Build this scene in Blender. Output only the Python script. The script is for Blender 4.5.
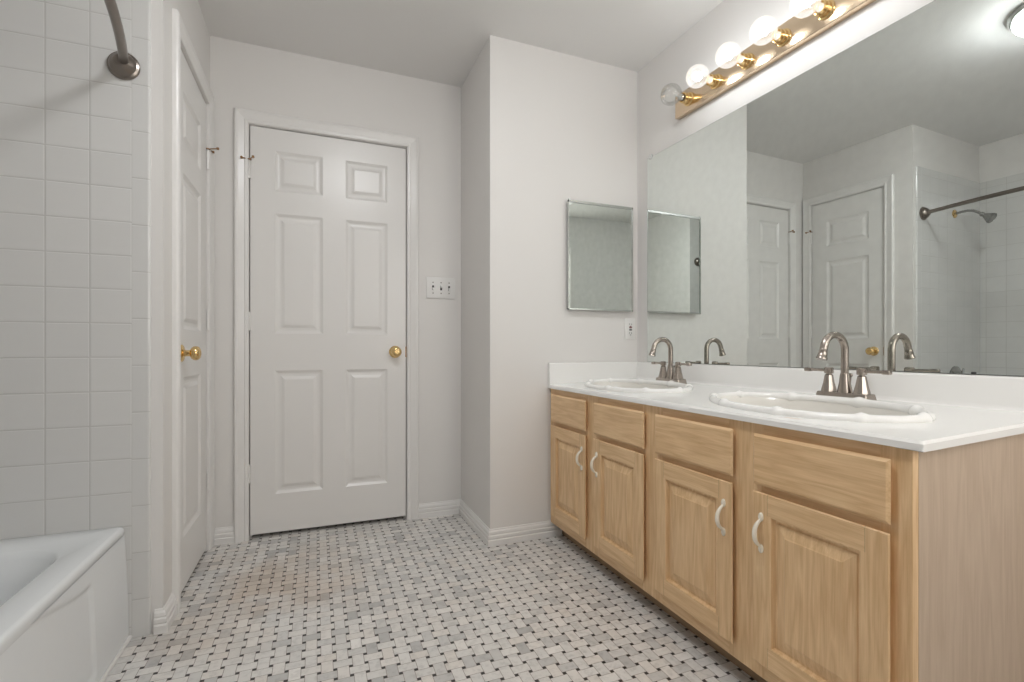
import bpy, bmesh, math, random
from math import sin, cos, pi, radians, sqrt, floor
from mathutils import Matrix, Vector

for o in list(bpy.data.objects):
    bpy.data.objects.remove(o)
scene = bpy.context.scene
C = scene.collection

# ------------------------------------------------------------------ camera
CAM_H, YAW, FPX = 0.942, radians(21.83), 487.8
cam_d = bpy.data.cameras.new('camera')
cam_d.sensor_fit = 'HORIZONTAL'
cam_d.sensor_width = 36.0
cam_d.lens = FPX / 1024 * 36.0
cam_d.shift_y = (348.75 - 341.0) / 1024
cam_d.clip_start = 0.01
cam = bpy.data.objects.new('camera', cam_d)
cam.location = (0, 0, CAM_H)
cam.rotation_euler = (pi / 2, 0, -YAW)
C.objects.link(cam)
scene.camera = cam

# ------------------------------------------------------------------ world, exposure, lamp strengths
w = bpy.data.worlds.new('world')
w.use_nodes = True
w.node_tree.nodes['Background'].inputs[0].default_value = (0.6, 0.65, 0.7, 1)
w.node_tree.nodes['Background'].inputs[1].default_value = 0.05
scene.world = w
scene.view_settings.view_transform = 'Standard'
scene.view_settings.look = 'None'
scene.view_settings.gamma = 1
scene.view_settings.use_curve_mapping = False
scene.view_settings.exposure = 0.05
BULB_W = 37.0       # emission of the glowing core of a vanity bulb
BULB_COL = (0.92, 0.96, 1.0)
DOME_W = 54.0         # emission of the ceiling light's glass dome
DOME_COL = (0.97, 0.985, 1.0)
FILL_W = 4.1          # emission of the fill pane added behind the camera, no window known there
FILL_COL = (1.0, 0.965, 0.92)

# ------------------------------------------------------------------ node helpers
class NT:
    def __init__(s, name):
        s.m = bpy.data.materials.new(name)
        s.m.use_nodes = True
        s.t = s.m.node_tree
        s.b = s.t.nodes['Principled BSDF']
        s.out = s.t.nodes['Material Output']
    def n(s, kind, **kw):
        x = s.t.nodes.new(kind)
        for k, v in kw.items():
            setattr(x, k, v)
        return x
    def l(s, a, b):
        s.t.links.new(a, b)
    def put(s, sock, v):
        if isinstance(v, bpy.types.NodeSocket):
            s.l(v, sock)
        elif isinstance(v, (tuple, list)) and len(v) == 3 and sock.type == 'RGBA':
            sock.default_value = (*v, 1)
        else:
            sock.default_value = v
    def math(s, op, a, b=0.0, c=None):
        x = s.n('ShaderNodeMath', operation=op)
        s.put(x.inputs[0], a); s.put(x.inputs[1], b)
        if c is not None: s.put(x.inputs[2], c)
        return x.outputs[0]
    def mix(s, f, a, b):
        x = s.n('ShaderNodeMix', data_type='RGBA')
        s.put(x.inputs[0], f); s.put(x.inputs[6], a); s.put(x.inputs[7], b)
        return x.outputs[2]
    def mixf(s, f, a, b):
        return s.math('ADD', s.math('MULTIPLY', a, s.math('SUBTRACT', 1.0, f)), s.math('MULTIPLY', b, f))
    def pos(s):
        g = s.n('ShaderNodeNewGeometry')
        x = s.n('ShaderNodeSeparateXYZ')
        s.l(g.outputs['Position'], x.inputs[0])
        return g.outputs['Position'], x.outputs
    def objco(s):
        return s.n('ShaderNodeTexCoord').outputs['Object']
    def noise(s, vec, scale, detail=2.0, rough=0.5):
        x = s.n('ShaderNodeTexNoise')
        if vec is not None: s.l(vec, x.inputs['Vector'])
        s.put(x.inputs['Scale'], scale); s.put(x.inputs['Detail'], detail); s.put(x.inputs['Roughness'], rough)
        return x.outputs[0]
    def mapping(s, vec, scale=(1, 1, 1), loc=(0, 0, 0)):
        x = s.n('ShaderNodeMapping')
        s.l(vec, x.inputs[0]); x.inputs['Scale'].default_value = scale; x.inputs['Location'].default_value = loc
        return x.outputs[0]
    def ramp(s, f, stops):
        x = s.n('ShaderNodeValToRGB')
        s.l(f, x.inputs[0])
        e = x.color_ramp.elements
        while len(e) < len(stops): e.new(0.5)
        for k, (p, c) in enumerate(stops):
            e[k].position = p
            e[k].color = (*c, 1) if isinstance(c, (tuple, list)) else (c, c, c, 1)
        return x.outputs[0]
    def bump(s, height, strength=0.3, dist=0.001):
        x = s.n('ShaderNodeBump')
        s.put(x.inputs['Strength'], strength); s.put(x.inputs['Distance'], dist)
        s.l(height, x.inputs['Height'])
        s.l(x.outputs[0], s.b.inputs['Normal'])
    def set(s, **kw):
        for k, v in kw.items():
            s.put(s.b.inputs[k.replace('_', ' ')], v)
        return s

def plain(name, col, rough=0.5, metal=0.0, coat=0.0, var=0.04, vscale=6.0):
    m = NT(name)
    c = m.mix(m.noise(m.objco(), vscale, 3), tuple(x * (1 - var) for x in col), tuple(min(1, x * (1 + var)) for x in col))
    m.set(Base_Color=c, Roughness=rough, Metallic=metal)
    m.b.inputs['Coat Weight'].default_value = coat
    m.b.inputs['Coat Roughness'].default_value = 0.1
    return m.m

def paint(name, col, rough, bstr, bscale=220, bdist=0.001):
    m = NT(name)
    p, _ = m.pos()
    c = m.mix(m.noise(p, 2.5, 3), tuple(x * 0.985 for x in col), tuple(x * 1.015 for x in col))
    m.set(Base_Color=c, Roughness=rough)
    m.bump(m.noise(p, bscale, 2), bstr, bdist)
    return m.m

def tile(name, axis, c0, pc, z0, pz, col=(0.665, 0.66, 0.645), grout=(0.53, 0.52, 0.50), g=0.016):
    """square glazed wall tiles: grout lines at c0 + k*pc along the axis and z0 + k*pz upward"""
    m = NT(name)
    p, xyz = m.pos()
    fz = m.math('ABSOLUTE', m.math('SUBTRACT', m.math('FRACT', m.math('ADD', m.math('DIVIDE', m.math('SUBTRACT', xyz[2], z0), pz), 0.5)), 0.5))
    dz = m.math('MULTIPLY', fz, pz)
    iz = m.math('FLOOR', m.math('DIVIDE', m.math('SUBTRACT', xyz[2], z0), pz))
    if pc:
        a = xyz[axis]
        fc = m.math('ABSOLUTE', m.math('SUBTRACT', m.math('FRACT', m.math('ADD', m.math('DIVIDE', m.math('SUBTRACT', a, c0), pc), 0.5)), 0.5))
        d = m.math('MINIMUM', dz, m.math('MULTIPLY', fc, pc))
        ic = m.math('FLOOR', m.math('DIVIDE', m.math('SUBTRACT', a, c0), pc))
    else:
        d, ic = dz, 3.0
    cv = m.n('ShaderNodeCombineXYZ'); m.put(cv.inputs[0], ic); m.put(cv.inputs[1], iz)
    wn = m.n('ShaderNodeTexWhiteNoise', noise_dimensions='2D'); m.l(cv.outputs[0], wn.inputs['Vector'])
    gm = m.math('LESS_THAN', d, 0.0013)
    tc = m.mix(wn.outputs[0], tuple(x * 0.985 for x in col), tuple(x * 1.015 for x in col))
    gc = m.mix(m.noise(p, 9, 3), tuple(x * 0.85 for x in grout), tuple(x * 1.1 for x in grout))
    m.set(Base_Color=m.mix(gm, tc, gc), Roughness=m.mixf(gm, 0.14, 0.7))
    h = m.n('ShaderNodeMapRange'); m.put(h.inputs[0], d); m.put(h.inputs[1], 0.0006); m.put(h.inputs[2], 0.004)
    hh = m.math('ADD', h.outputs[0], m.math('MULTIPLY', m.noise(p, 14, 1), 0.25))
    m.bump(hh, 0.5, 0.0012)
    return m.m

def mosaic(name):
    P = 0.0441
    m = NT(name)
    p, xyz = m.pos()
    u = m.math('DIVIDE', m.math('ADD', xyz[0], 0.390 + 40 * P), P)
    v = m.math('DIVIDE', m.math('ADD', xyz[1], -1.258 + 80 * P), P)
    i, j = m.math('FLOOR', u), m.math('FLOOR', v)
    fu = m.math('SUBTRACT', m.math('FRACT', u), 0.5)
    fv = m.math('SUBTRACT', m.math('FRACT', v), 0.5)
    par = m.math('MODULO', m.math('ADD', i, j), 2.0)
    across = m.mixf(par, fv, fu)
    along = m.mixf(par, fu, fv)
    a, b = m.math('ABSOLUTE', across), m.math('ABSOLUTE', along)
    E = 0.378
    band = m.math('GREATER_THAN', a, E)
    hole = m.math('MULTIPLY', band, m.math('GREATER_THAN', b, E))
    g = 0.02
    dot = m.math('MULTIPLY', m.math('GREATER_THAN', a, E + 0.004), m.math('GREATER_THAN', b, E + 0.004))
    l1 = m.math('LESS_THAN', m.math('ABSOLUTE', m.math('SUBTRACT', a, E)), g)
    l2 = m.math('MULTIPLY', band, m.math('LESS_THAN', m.math('ABSOLUTE', m.math('SUBTRACT', b, E)), g))
    gm = m.math('MINIMUM', m.math('ADD', l1, l2), 1.0)
    off = m.math('MULTIPLY', m.math('SIGN', across), band)
    ti = m.math('ADD', i, m.math('MULTIPLY', off, par))
    tj = m.math('ADD', j, m.math('MULTIPLY', off, m.math('SUBTRACT', 1.0, par)))
    cv = m.n('ShaderNodeCombineXYZ'); m.l(ti, cv.inputs[0]); m.l(tj, cv.inputs[1])
    wn = m.n('ShaderNodeTexWhiteNoise', noise_dimensions='2D'); m.l(cv.outputs[0], wn.inputs['Vector'])
    tcol = m.ramp(wn.outputs[0], [(0.0, (0.47, 0.465, 0.455)), (0.07, (0.57, 0.56, 0.545)), (0.25, (0.68, 0.665, 0.64)),
                                  (0.72, (0.76, 0.74, 0.71)), (0.9, (0.73, 0.69, 0.645)), (1.0, (0.84, 0.82, 0.79))])
    vo = m.n('ShaderNodeVectorMath', operation='ADD'); m.l(p, vo.inputs[0])
    vs = m.n('ShaderNodeVectorMath', operation='SCALE'); m.l(wn.outputs[1], vs.inputs[0]); vs.inputs['Scale'].default_value = 3.0
    m.l(vs.outputs[0], vo.inputs[1])
    vein = m.noise(vo.outputs[0], 45, 4, 0.65)
    vein2 = m.ramp(vein, [(0.36, 0.86), (0.5, 1.0), (0.7, 1.04)])
    mm = m.n('ShaderNodeMix', data_type='RGBA', blend_type='MULTIPLY')
    mm.inputs[0].default_value = 1.0; m.l(tcol, mm.inputs[6]); m.l(vein2, mm.inputs[7])
    marble = mm.outputs[2]
    # rusty water stains that follow a few patches near the narrow door
    patch = m.n('ShaderNodeMapRange'); m.put(patch.inputs[0], m.noise(p, 3.1, 3, 0.6)); m.put(patch.inputs[1], 0.38); m.put(patch.inputs[2], 0.58)
    dx = m.math('DIVIDE', m.math('ADD', xyz[0], 0.22), 0.50); dy = m.math('DIVIDE', m.math('SUBTRACT', xyz[1], 2.15), 0.50)
    near = m.n('ShaderNodeMapRange'); m.put(near.inputs[0], m.math('ADD', m.math('MULTIPLY', dx, dx), m.math('MULTIPLY', dy, dy)))
    m.put(near.inputs[1], 1.0); m.put(near.inputs[2], 0.0)
    stain = m.math('MULTIPLY', patch.outputs[0], m.math('ADD', m.math('MULTIPLY', near.outputs[0], 0.9), 0.10))
    marble = m.mix(m.math('MULTIPLY', stain, 0.46), marble, (0.50, 0.36, 0.24))
    groutc = m.mix(stain, (0.42, 0.385, 0.345), (0.20, 0.10, 0.05))
    groutc = m.mix(m.math('MULTIPLY', m.noise(p, 6, 2), 0.5), groutc, (0.22, 0.18, 0.15))
    col = m.mix(gm, marble, groutc)
    col = m.mix(dot, col, (0.018, 0.016, 0.015))
    m.set(Base_Color=col, Roughness=m.mixf(gm, 0.34, 0.8))
    m.bump(m.math('SUBTRACT', 1.0, gm), 0.4, 0.0008)
    return m.m

def oak(name, axis, c_light, c_dark, rough=0.42, rails=None):
    """pale oak with the grain running along the given object axis"""
    m = NT(name)
    oi = m.n('ShaderNodeObjectInfo')
    co = m.objco()
    sh = m.n('ShaderNodeVectorMath', operation='ADD'); m.l(co, sh.inputs[0])
    rv = m.n('ShaderNodeCombineXYZ')
    for k in range(3): m.l(m.math('MULTIPLY', oi.outputs['Random'], (7.3, 11.1, 5.7)[k]), rv.inputs[k])
    m.l(rv.outputs[0], sh.inputs[1])
    def grain(ax):
        s1 = [1, 1, 1]; s1[ax] = 0.10
        s2 = [1, 1, 1]; s2[ax] = 0.035
        big = m.noise(m.mapping(sh.outputs[0], tuple(s1)), 11, 3, 0.55)
        wave = m.math('FRACT', m.math('MULTIPLY', big, 9.0))
        ring = m.math('ABSOLUTE', m.math('SUBTRACT', wave, 0.5))
        fine = m.noise(m.mapping(sh.outputs[0], tuple(s2)), 330, 3, 0.6)
        return m.math('ADD', m.math('MULTIPLY', ring, 0.55), m.math('MULTIPLY', fine, 0.62)), fine
    f, fine = grain(axis)
    if rails:      # the door's cross rails carry the grain sideways
        f2, _ = grain(1)
        x = m.n('ShaderNodeSeparateXYZ'); m.l(co, x.inputs[0])
        ay, az = m.math('ABSOLUTE', x.outputs[1]), m.math('ABSOLUTE', x.outputs[2])
        k = m.math('MULTIPLY', m.math('LESS_THAN', ay, rails[0]), m.math('GREATER_THAN', az, rails[1]))
        f = m.mixf(k, f, m.math('ADD', f2, 0.03))
    c = m.ramp(f, [(0.20, c_dark), (0.45, tuple((x + y) / 2 for x, y in zip(c_light, c_dark))), (0.72, c_light)])
    if rails:      # dark hairline where rail meets stile
        j = m.math('MULTIPLY', m.math('LESS_THAN', m.math('ABSOLUTE', m.math('SUBTRACT', ay, rails[0])), 0.0006), m.math('GREATER_THAN', az, rails[1]))
        c = m.mix(m.math('MULTIPLY', j, 0.6), c, tuple(v * 0.45 for v in c_dark))
    m.set(Base_Color=c, Roughness=rough)
    m.b.inputs['Coat Weight'].default_value = 0.15
    m.b.inputs['Coat Roughness'].default_value = 0.25
    m.bump(fine, 0.12, 0.0006)
    return m.m

def metal(name, col, rough, bscale=0):
    m = NT(name)
    c = m.mix(m.noise(m.objco(), 30, 2), tuple(x * 0.93 for x in col), tuple(min(1, x * 1.05) for x in col))
    m.set(Base_Color=c, Roughness=rough, Metallic=1.0)
    return m.m

def emit(name, col, strength):
    m = NT(name)
    m.set(Base_Color=(0.9, 0.9, 0.88), Roughness=0.3)
    m.b.inputs['Emission Color'].default_value = (*col, 1)
    m.b.inputs['Emission Strength'].default_value = strength
    return m.m

def bulb_glass(name, glow):
    m = NT(name)
    m.t.nodes.remove(m.b)
    tr = m.n('ShaderNodeBsdfTransparent'); tr.inputs[0].default_value = (0.97, 0.97, 0.96, 1)
    gl = m.n('ShaderNodeBsdfGlossy'); gl.inputs['Roughness'].default_value = 0.04
    fr = m.n('ShaderNodeLayerWeight'); fr.inputs[0].default_value = 0.35
    f = m.math('ADD', m.math('MULTIPLY', fr.outputs['Fresnel'], 0.55), m.math('MULTIPLY', m.noise(m.objco(), 8, 2), 0.05))
    mx = m.n('ShaderNodeMixShader'); m.l(f, mx.inputs[0]); m.l(tr.outputs[0], mx.inputs[1]); m.l(gl.outputs[0], mx.inputs[2])
    last = mx.outputs[0]
    if glow:
        em = m.n('ShaderNodeEmission'); em.inputs[0].default_value = (1, 0.97, 0.93, 1); em.inputs[1].default_value = glow
        ad = m.n('ShaderNodeAddShader'); m.l(last, ad.inputs[0]); m.l(em.outputs[0], ad.inputs[1])
        last = ad.outputs[0]
    m.l(last, m.out.inputs[0])
    return m.m

def marble_top(name):
    m = NT(name)
    p, xyz = m.pos()
    c = m.mix(m.noise(p, 5, 4), (0.86, 0.85, 0.825), (0.90, 0.893, 0.872))
    # little orange rust mark in front of the nearer basin
    dx = m.math('DIVIDE', m.math('SUBTRACT', xyz[0], 1.122), 0.010); dy = m.math('DIVIDE', m.math('SUBTRACT', xyz[1], 0.885), 0.030)
    r = m.n('ShaderNodeMapRange'); m.put(r.inputs[0], m.math('ADD', m.math('MULTIPLY', dx, dx), m.math('MULTIPLY', dy, dy)))
    m.put(r.inputs[1], 1.0); m.put(r.inputs[2], 0.1)
    sm = m.math('MULTIPLY', m.math('MULTIPLY', r.outputs[0], m.noise(p, 90, 2)), 0.8)
    m.set(Base_Color=m.mix(sm, c, (0.72, 0.42, 0.22)), Roughness=0.16)
    return m.m

M = {}
M['wall'] = paint('wall_paint', (0.765, 0.745, 0.722), 0.55, 0.10)
M['ceil'] = paint('ceiling_paint', (0.82, 0.81, 0.795), 0.8, 0.35, 160, 0.002)
M['door'] = paint('door_paint', (0.79, 0.775, 0.755), 0.30, 0.04, 60)
M['trim'] = paint('trim_paint', (0.80, 0.785, 0.765), 0.28, 0.03, 60)
M['tile_end'] = tile('glazed_tile_end', 0, -0.558, 0.1105, 0.475, 0.1098)
M['tile_back'] = tile('glazed_tile_back', 1, 1.90, 0.1105, 0.475, 0.1098)
M['bullnose'] = tile('glazed_bullnose', 0, 0, 0, 1.3464, 0.153)
M['floor'] = mosaic('basketweave_marble_mosaic')
OL, OD = (0.88, 0.625, 0.365), (0.66, 0.415, 0.205)
M['oak_v'] = oak('oak_grain_up', 2, OL, OD)
M['oak_door'] = oak('oak_door', 2, OL, OD, rails=(0.120, 0.170))
M['oak_h'] = oak('oak_grain_along', 1, OL, OD)
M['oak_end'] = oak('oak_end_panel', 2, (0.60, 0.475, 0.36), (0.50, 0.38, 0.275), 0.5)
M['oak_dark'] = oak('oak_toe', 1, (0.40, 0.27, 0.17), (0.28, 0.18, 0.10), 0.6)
M['top'] = marble_top('cultured_marble')
M['basin'] = plain('cream_basin', (0.74, 0.715, 0.665), 0.15, var=0.01)
M['nickel'] = metal('brushed_nickel', (0.40, 0.355, 0.315), 0.27)
M['nickel_dark'] = metal('dark_nickel', (0.25, 0.22, 0.195), 0.28)
M['chrome'] = metal('chrome', (0.72, 0.72, 0.72), 0.10)
M['chrome_dark'] = metal('worn_chrome', (0.40, 0.40, 0.39), 0.16)
M['brass'] = metal('polished_brass', (0.80, 0.58, 0.28), 0.13)
M['brass_plate'] = metal('brushed_brass_plate', (0.78, 0.62, 0.45), 0.20)
M['brass_dark'] = metal('aged_brass', (0.32, 0.19, 0.10), 0.4)
M['mirror'] = metal('silvered_glass', (0.80, 0.84, 0.82), 0.0)
M['mirror_edge'] = plain('mirror_edge', (0.10, 0.12, 0.11), 0.3)
M['silver'] = metal('bright_aluminium', (0.62, 0.64, 0.62), 0.25)
M['steel_grey'] = plain('grey_enamel', (0.36, 0.355, 0.35), 0.4)
M['enamel'] = plain('tub_enamel', (0.78, 0.80, 0.81), 0.10, var=0.01)
M['plate'] = plain('white_plastic', (0.80, 0.79, 0.77), 0.35, var=0.01)
M['slot'] = plain('dark_slot', (0.05, 0.05, 0.05), 0.5)
M['red'] = plain('dark_red_button', (0.16, 0.03, 0.03), 0.5)
M['cream'] = plain('cream_enamel', (0.86, 0.80, 0.68), 0.22, var=0.02)
M['caulk'] = plain('white_caulk', (0.75, 0.74, 0.71), 0.5)
M['glass_lit'] = bulb_glass('lit_bulb_glass', 0.22)
M['glass_off'] = bulb_glass('clear_bulb_glass', 0.0)
M['core'] = emit('bulb_core', BULB_COL, BULB_W)
M['dome'] = emit('frosted_dome', DOME_COL, DOME_W)
M['frosted'] = emit('added_fill_pane', FILL_COL, FILL_W)  # glowing pane added as fill light, out of view
M['filament'] = plain('bulb_stem', (0.6, 0.6, 0.58), 0.3)

# ------------------------------------------------------------------ geometry helpers
class MB:
    def __init__(s):
        s.v, s.f, s.sm = [], [], []
    def add(s, verts, faces, mat=None, smooth=False):
        o = len(s.v)
        s.v += [tuple(mat @ Vector(p)) if mat else tuple(p) for p in verts]
        s.f += [tuple(i + o for i in f) for f in faces]
        s.sm += [smooth] * len(faces)
        return s
    def box(s, x0, x1, y0, y1, z0, z1, mat=None):
        v = [(x, y, z) for x in (x0, x1) for y in (y0, y1) for z in (z0, z1)]
        return s.add(v, [(0, 1, 3, 2), (4, 6, 7, 5), (0, 4, 5, 1), (2, 3, 7, 6), (0, 2, 6, 4), (1, 5, 7, 3)], mat)
    def cbox(s, x0, x1, y0, y1, z0, z1, b=0.002, seg=2, mat=None):
        bm = bmesh.new()
        bmesh.ops.create_cube(bm, size=1)
        for q in bm.verts:
            q.co = ((x0 + x1) / 2 + q.co.x * (x1 - x0), (y0 + y1) / 2 + q.co.y * (y1 - y0), (z0 + z1) / 2 + q.co.z * (z1 - z0))
        bmesh.ops.bevel(bm, geom=bm.edges[:], offset=b, segments=seg, profile=0.5, affect='EDGES')
        bm.verts.index_update()
        s.add([q.co[:] for q in bm.verts], [[q.index for q in f.verts] for f in bm.faces], mat, True)
        bm.free()
        return s
    def prism(s, poly, z0, z1, mat=None):
        n = len(poly)
        a = sum(poly[i][0] * poly[(i + 1) % n][1] - poly[(i + 1) % n][0] * poly[i][1] for i in range(n))
        if a < 0: poly = poly[::-1]
        v = [(x, y, z0) for x, y in poly] + [(x, y, z1) for x, y in poly]
        return s.add(v, [tuple(range(n))[::-1], tuple(range(n, 2 * n))] + [(i, (i + 1) % n, n + (i + 1) % n, n + i) for i in range(n)], mat)
    def lathe(s, prof, seg=28, mat=None, smooth=True, sx=1.0, sy=1.0, flute=0, fd=0.0):
        v, f = [], []
        for r, z in prof:
            for k in range(seg):
                a = 2 * pi * k / seg
                rr = r * (1 + (fd * (k % 2) if flute else 0))
                v.append((rr * cos(a) * sx, rr * sin(a) * sy, z))
        for q in range(len(prof) - 1):
            for k in range(seg):
                a, b = q * seg + k, q * seg + (k + 1) % seg
                f.append((a, b, b + seg, a + seg))
        n = len(prof) - 1
        if prof[0][0] > 1e-6: f.append(tuple(range(seg))[::-1])
        if prof[n][0] > 1e-6: f.append(tuple(n * seg + k for k in range(seg)))
        return s.add(v, f, mat, smooth)
    def tube(s, pts, r, seg=14, closed=False, caps=True, mat=None):
        P = [Vector(p) for p in pts]; n = len(P)
        R = r if isinstance(r, (list, tuple)) else [r] * n
        T = []
        for i in range(n):
            a = P[(i + 1) % n] if closed or i < n - 1 else P[i]
            b = P[i - 1] if closed or i > 0 else P[i]
            T.append((a - b).normalized())
        up = Vector((0, 0, 1)) if abs(T[0].z) < 0.9 else Vector((1, 0, 0))
        N = (up - T[0] * up.dot(T[0])).normalized()
        v, f = [], []
        for i in range(n):
            N = (N - T[i] * N.dot(T[i])).normalized()
            B = T[i].cross(N)
            for k in range(seg):
                a = 2 * pi * k / seg
                v.append(tuple(P[i] + (N * cos(a) + B * sin(a)) * R[i]))
        for i in range(n if closed else n - 1):
            j = (i + 1) % n
            for k in range(seg):
                f.append((i * seg + k, i * seg + (k + 1) % seg, j * seg + (k + 1) % seg, j * seg + k))
        if caps and not closed:
            f.append(tuple(range(seg))[::-1]); f.append(tuple((n - 1) * seg + k for k in range(seg)))
        return s.add(v, f, mat, True)
    def loops(s, L, close_last=False, close_first=False, mat=None, smooth=True):
        n = len(L[0]); v = [p for q in L for p in q]; f = []
        for a in range(len(L) - 1):
            for k in range(n):
                f.append((a * n + k, a * n + (k + 1) % n, (a + 1) * n + (k + 1) % n, (a + 1) * n + k))
        if close_last: f.append(tuple((len(L) - 1) * n + k for k in range(n)))
        if close_first: f.append(tuple(range(n))[::-1])
        return s.add(v, f, mat, smooth)
    def panel_slab(s, W, H, T, px, pz, prof, edge=(0.0, 0.0), mat=None, bi=0.0):
        """front at y=0 facing -y; panels in every px pair x pz pair, each one moulded by prof = [(inset, depth)...]"""
        e, ed = edge
        xs = [e] + list(px) + [W - e]; zs = [e] + list(pz) + [H - e]
        v, f, idx = [], [], {}
        def V(x, y, z):
            k = (round(x, 6), round(y, 6), round(z, 6))
            if k not in idx: idx[k] = len(v); v.append(k)
            return idx[k]
        for a in range(len(xs) - 1):
            for b in range(len(zs) - 1):
                x0, x1, z0, z1 = xs[a], xs[a + 1], zs[b], zs[b + 1]
                if a % 2 and b % 2:
                    R = [[V(x0 + i, d, z0 + i), V(x1 - i, d, z0 + i), V(x1 - i, d, z1 - i), V(x0 + i, d, z1 - i)] for i, d in prof]
                    for q in range(len(R) - 1):
                        for k in range(4):
                            f.append((R[q][k], R[q][(k + 1) % 4], R[q + 1][(k + 1) % 4], R[q + 1][k]))
                    f.append(tuple(R[-1]))
                else:
                    f.append((V(x0, 0, z0), V(x1, 0, z0), V(x1, 0, z1), V(x0, 0, z1)))
        # edge and back
        O = [(0, 0), (W, 0), (W, H), (0, H)]
        B = [(bi, bi), (W - bi, bi), (W - bi, H - bi), (bi, H - bi)]      # the back may be undercut as a finger pull
        fr = [(e, e), (W - e, e), (W - e, H - e), (e, H - e)]
        bx = [[xs[0], *px, xs[-1]], [zs[0], *pz, zs[-1]]]
        def side(pts3):   # strip from the front border to the edge line
            pass
        def border(k):
            if k == 0: return [(x, e) for x in bx[0]]
            if k == 1: return [(W - e, z) for z in bx[1]]
            if k == 2: return [(x, H - e) for x in bx[0][::-1]]
            return [(e, z) for z in bx[1][::-1]]
        for k in range(4):
            bp = [V(x, 0, z) for x, z in border(k)]
            o0, o1 = O[k], O[(k + 1) % 4]; q0, q1 = B[k], B[(k + 1) % 4]
            if e > 0:
                a, b = V(o0[0], ed, o0[1]), V(o1[0], ed, o1[1])
                f.append(tuple([a, b] + bp[::-1]))
                c, d = V(q0[0], T, q0[1]), V(q1[0], T, q1[1])
                f.append((a, c, d, b))
            else:
                c, d = V(q0[0], T, q0[1]), V(q1[0], T, q1[1])
                f.append(tuple([c, d] + bp[::-1]))
        f.append(tuple(V(x, T, z) for x, z in B[::-1]))
        return s.add(v, f, mat, False)
    def build(s, name, mat, parent=None, sharp=35, merge=True):
        xs = [[p[k] for p in s.v] for k in range(3)]
        c = Vector([(min(q) + max(q)) / 2 for q in xs])
        me = bpy.data.meshes.new(name)
        me.from_pydata([tuple(Vector(p) - c) for p in s.v], [], s.f)
        me.polygons.foreach_set('use_smooth', s.sm)
        bm = bmesh.new(); bm.from_mesh(me)
        if merge: bmesh.ops.remove_doubles(bm, verts=bm.verts[:], dist=1e-6)
        bmesh.ops.recalc_face_normals(bm, faces=bm.faces[:])
        bm.to_mesh(me); bm.free()
        if any(s.sm): me.set_sharp_from_angle(angle=radians(sharp))
        me.materials.append(M[mat])
        o = bpy.data.objects.new(name, me)
        o.location = c
        if parent: 
            o.parent = parent
            if not parent.name.startswith('~') and parent.type == 'MESH':
                o.location = c - Vector(parent['_c'])
        o['_c'] = tuple(c)
        C.objects.link(o)
        return o

def tag(o, label, cat, kind=None, group=None):
    o['label'] = label; o['category'] = cat
    if kind: o['kind'] = kind
    if group: o['group'] = group
    return o
def thing(name, label, cat, loc=(0, 0, 0), rotz=0.0, kind=None, group=None):
    o = bpy.data.objects.new(name, None)
    o.empty_display_size = 0.1
    o.location = loc; o.rotation_euler = (0, 0, rotz)
    C.objects.link(o)
    return tag(o, label, cat, kind, group)
def T(x, y, z): return Matrix.Translation((x, y, z))
def RZ(a): return Matrix.Rotation(a, 4, 'Z')
def RX(a): return Matrix.Rotation(a, 4, 'X')
def RY(a): return Matrix.Rotation(a, 4, 'Y')

# ------------------------------------------------------------------ the room
CEIL = 2.445
XL, YF, YE = -0.475, 2.713, 1.943           # left wall, far wall, wall at the tub's end
XJ, YJ = 0.771, 2.207                       # the jog: its side face and its front face
DL = 0.022                                  # the vanity wall is this much out of square
OX, OY = 1.618, 2.207
RW = DL - pi / 2                            # wall frame: x runs along the wall towards the camera, -y out of it
def wx(y): return OX + DL * (OY - y)

tag(MB().box(-1.6, 2.0, -0.75, 3.0, -0.05, 0.0).build('floor', 'floor'),
    'marble basketweave mosaic floor with small black dots', 'floor', 'structure')
tag(MB().box(-1.6, 2.0, -0.75, 3.0, CEIL, CEIL + 0.08).build('ceiling', 'ceil'),
    'off-white lightly textured ceiling over the bathroom', 'ceiling', 'structure')

D1 = dict(x0=-0.305, x1=0.457, z0=0.021, z1=2.045)
wf = MB()
wf.box(-0.62, D1['x0'] - 0.004, YF, YF + 0.12, 0, CEIL)
wf.box(D1['x1'] + 0.004, XJ + 0.1, YF, YF + 0.12, 0, CEIL)
wf.box(D1['x0'] - 0.004, D1['x1'] + 0.004, YF, YF + 0.12, D1['z1'] + 0.004, CEIL)
tag(wf.build('wall_far', 'wall'), 'off-white painted far wall around the six-panel door', 'wall', 'structure')

LD0, LD1 = 2.120, 2.638
wl = MB()
wl.box(XL - 0.12, XL, YE, LD0 - 0.004, 0, CEIL)
wl.box(XL - 0.12, XL, LD1 + 0.004, YF, 0, CEIL)
wl.box(XL - 0.12, XL, LD0 - 0.004, LD1 + 0.004, 2.083, CEIL)
tag(wl.build('wall_left', 'wall'), 'off-white painted left wall holding the narrow closet door', 'wall', 'structure')

wj = MB().prism([(XJ, YJ), (1.80, YJ), (1.80, YF + 0.12), (XJ, YF + 0.12)], 0, CEIL)
tag(wj.build('wall_jog', 'wall'), 'white projecting wall between far door and vanity', 'wall', 'structure')
wr = MB().prism([(wx(YJ), YJ), (wx(-0.6), -0.6), (1.9, -0.6), (1.9, YJ)], 0, CEIL)
tag(wr.build('wall_right', 'wall'), 'white wall above the vanity behind the long mirror', 'wall', 'structure')

XA = -1.338
we = MB().box(XA - 0.1, XL - 0.12, YE, YE + 0.12, 0, CEIL)
wall_end = tag(we.build('wall_alcove', 'wall'), 'wall at the end of the tub with white square tile', 'wall', 'structure')
TT = 2.17
MB().box(XA, -0.558, YE - 0.008, YE, 0, TT).build('tile_surround', 'tile_end', wall_end)
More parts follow.
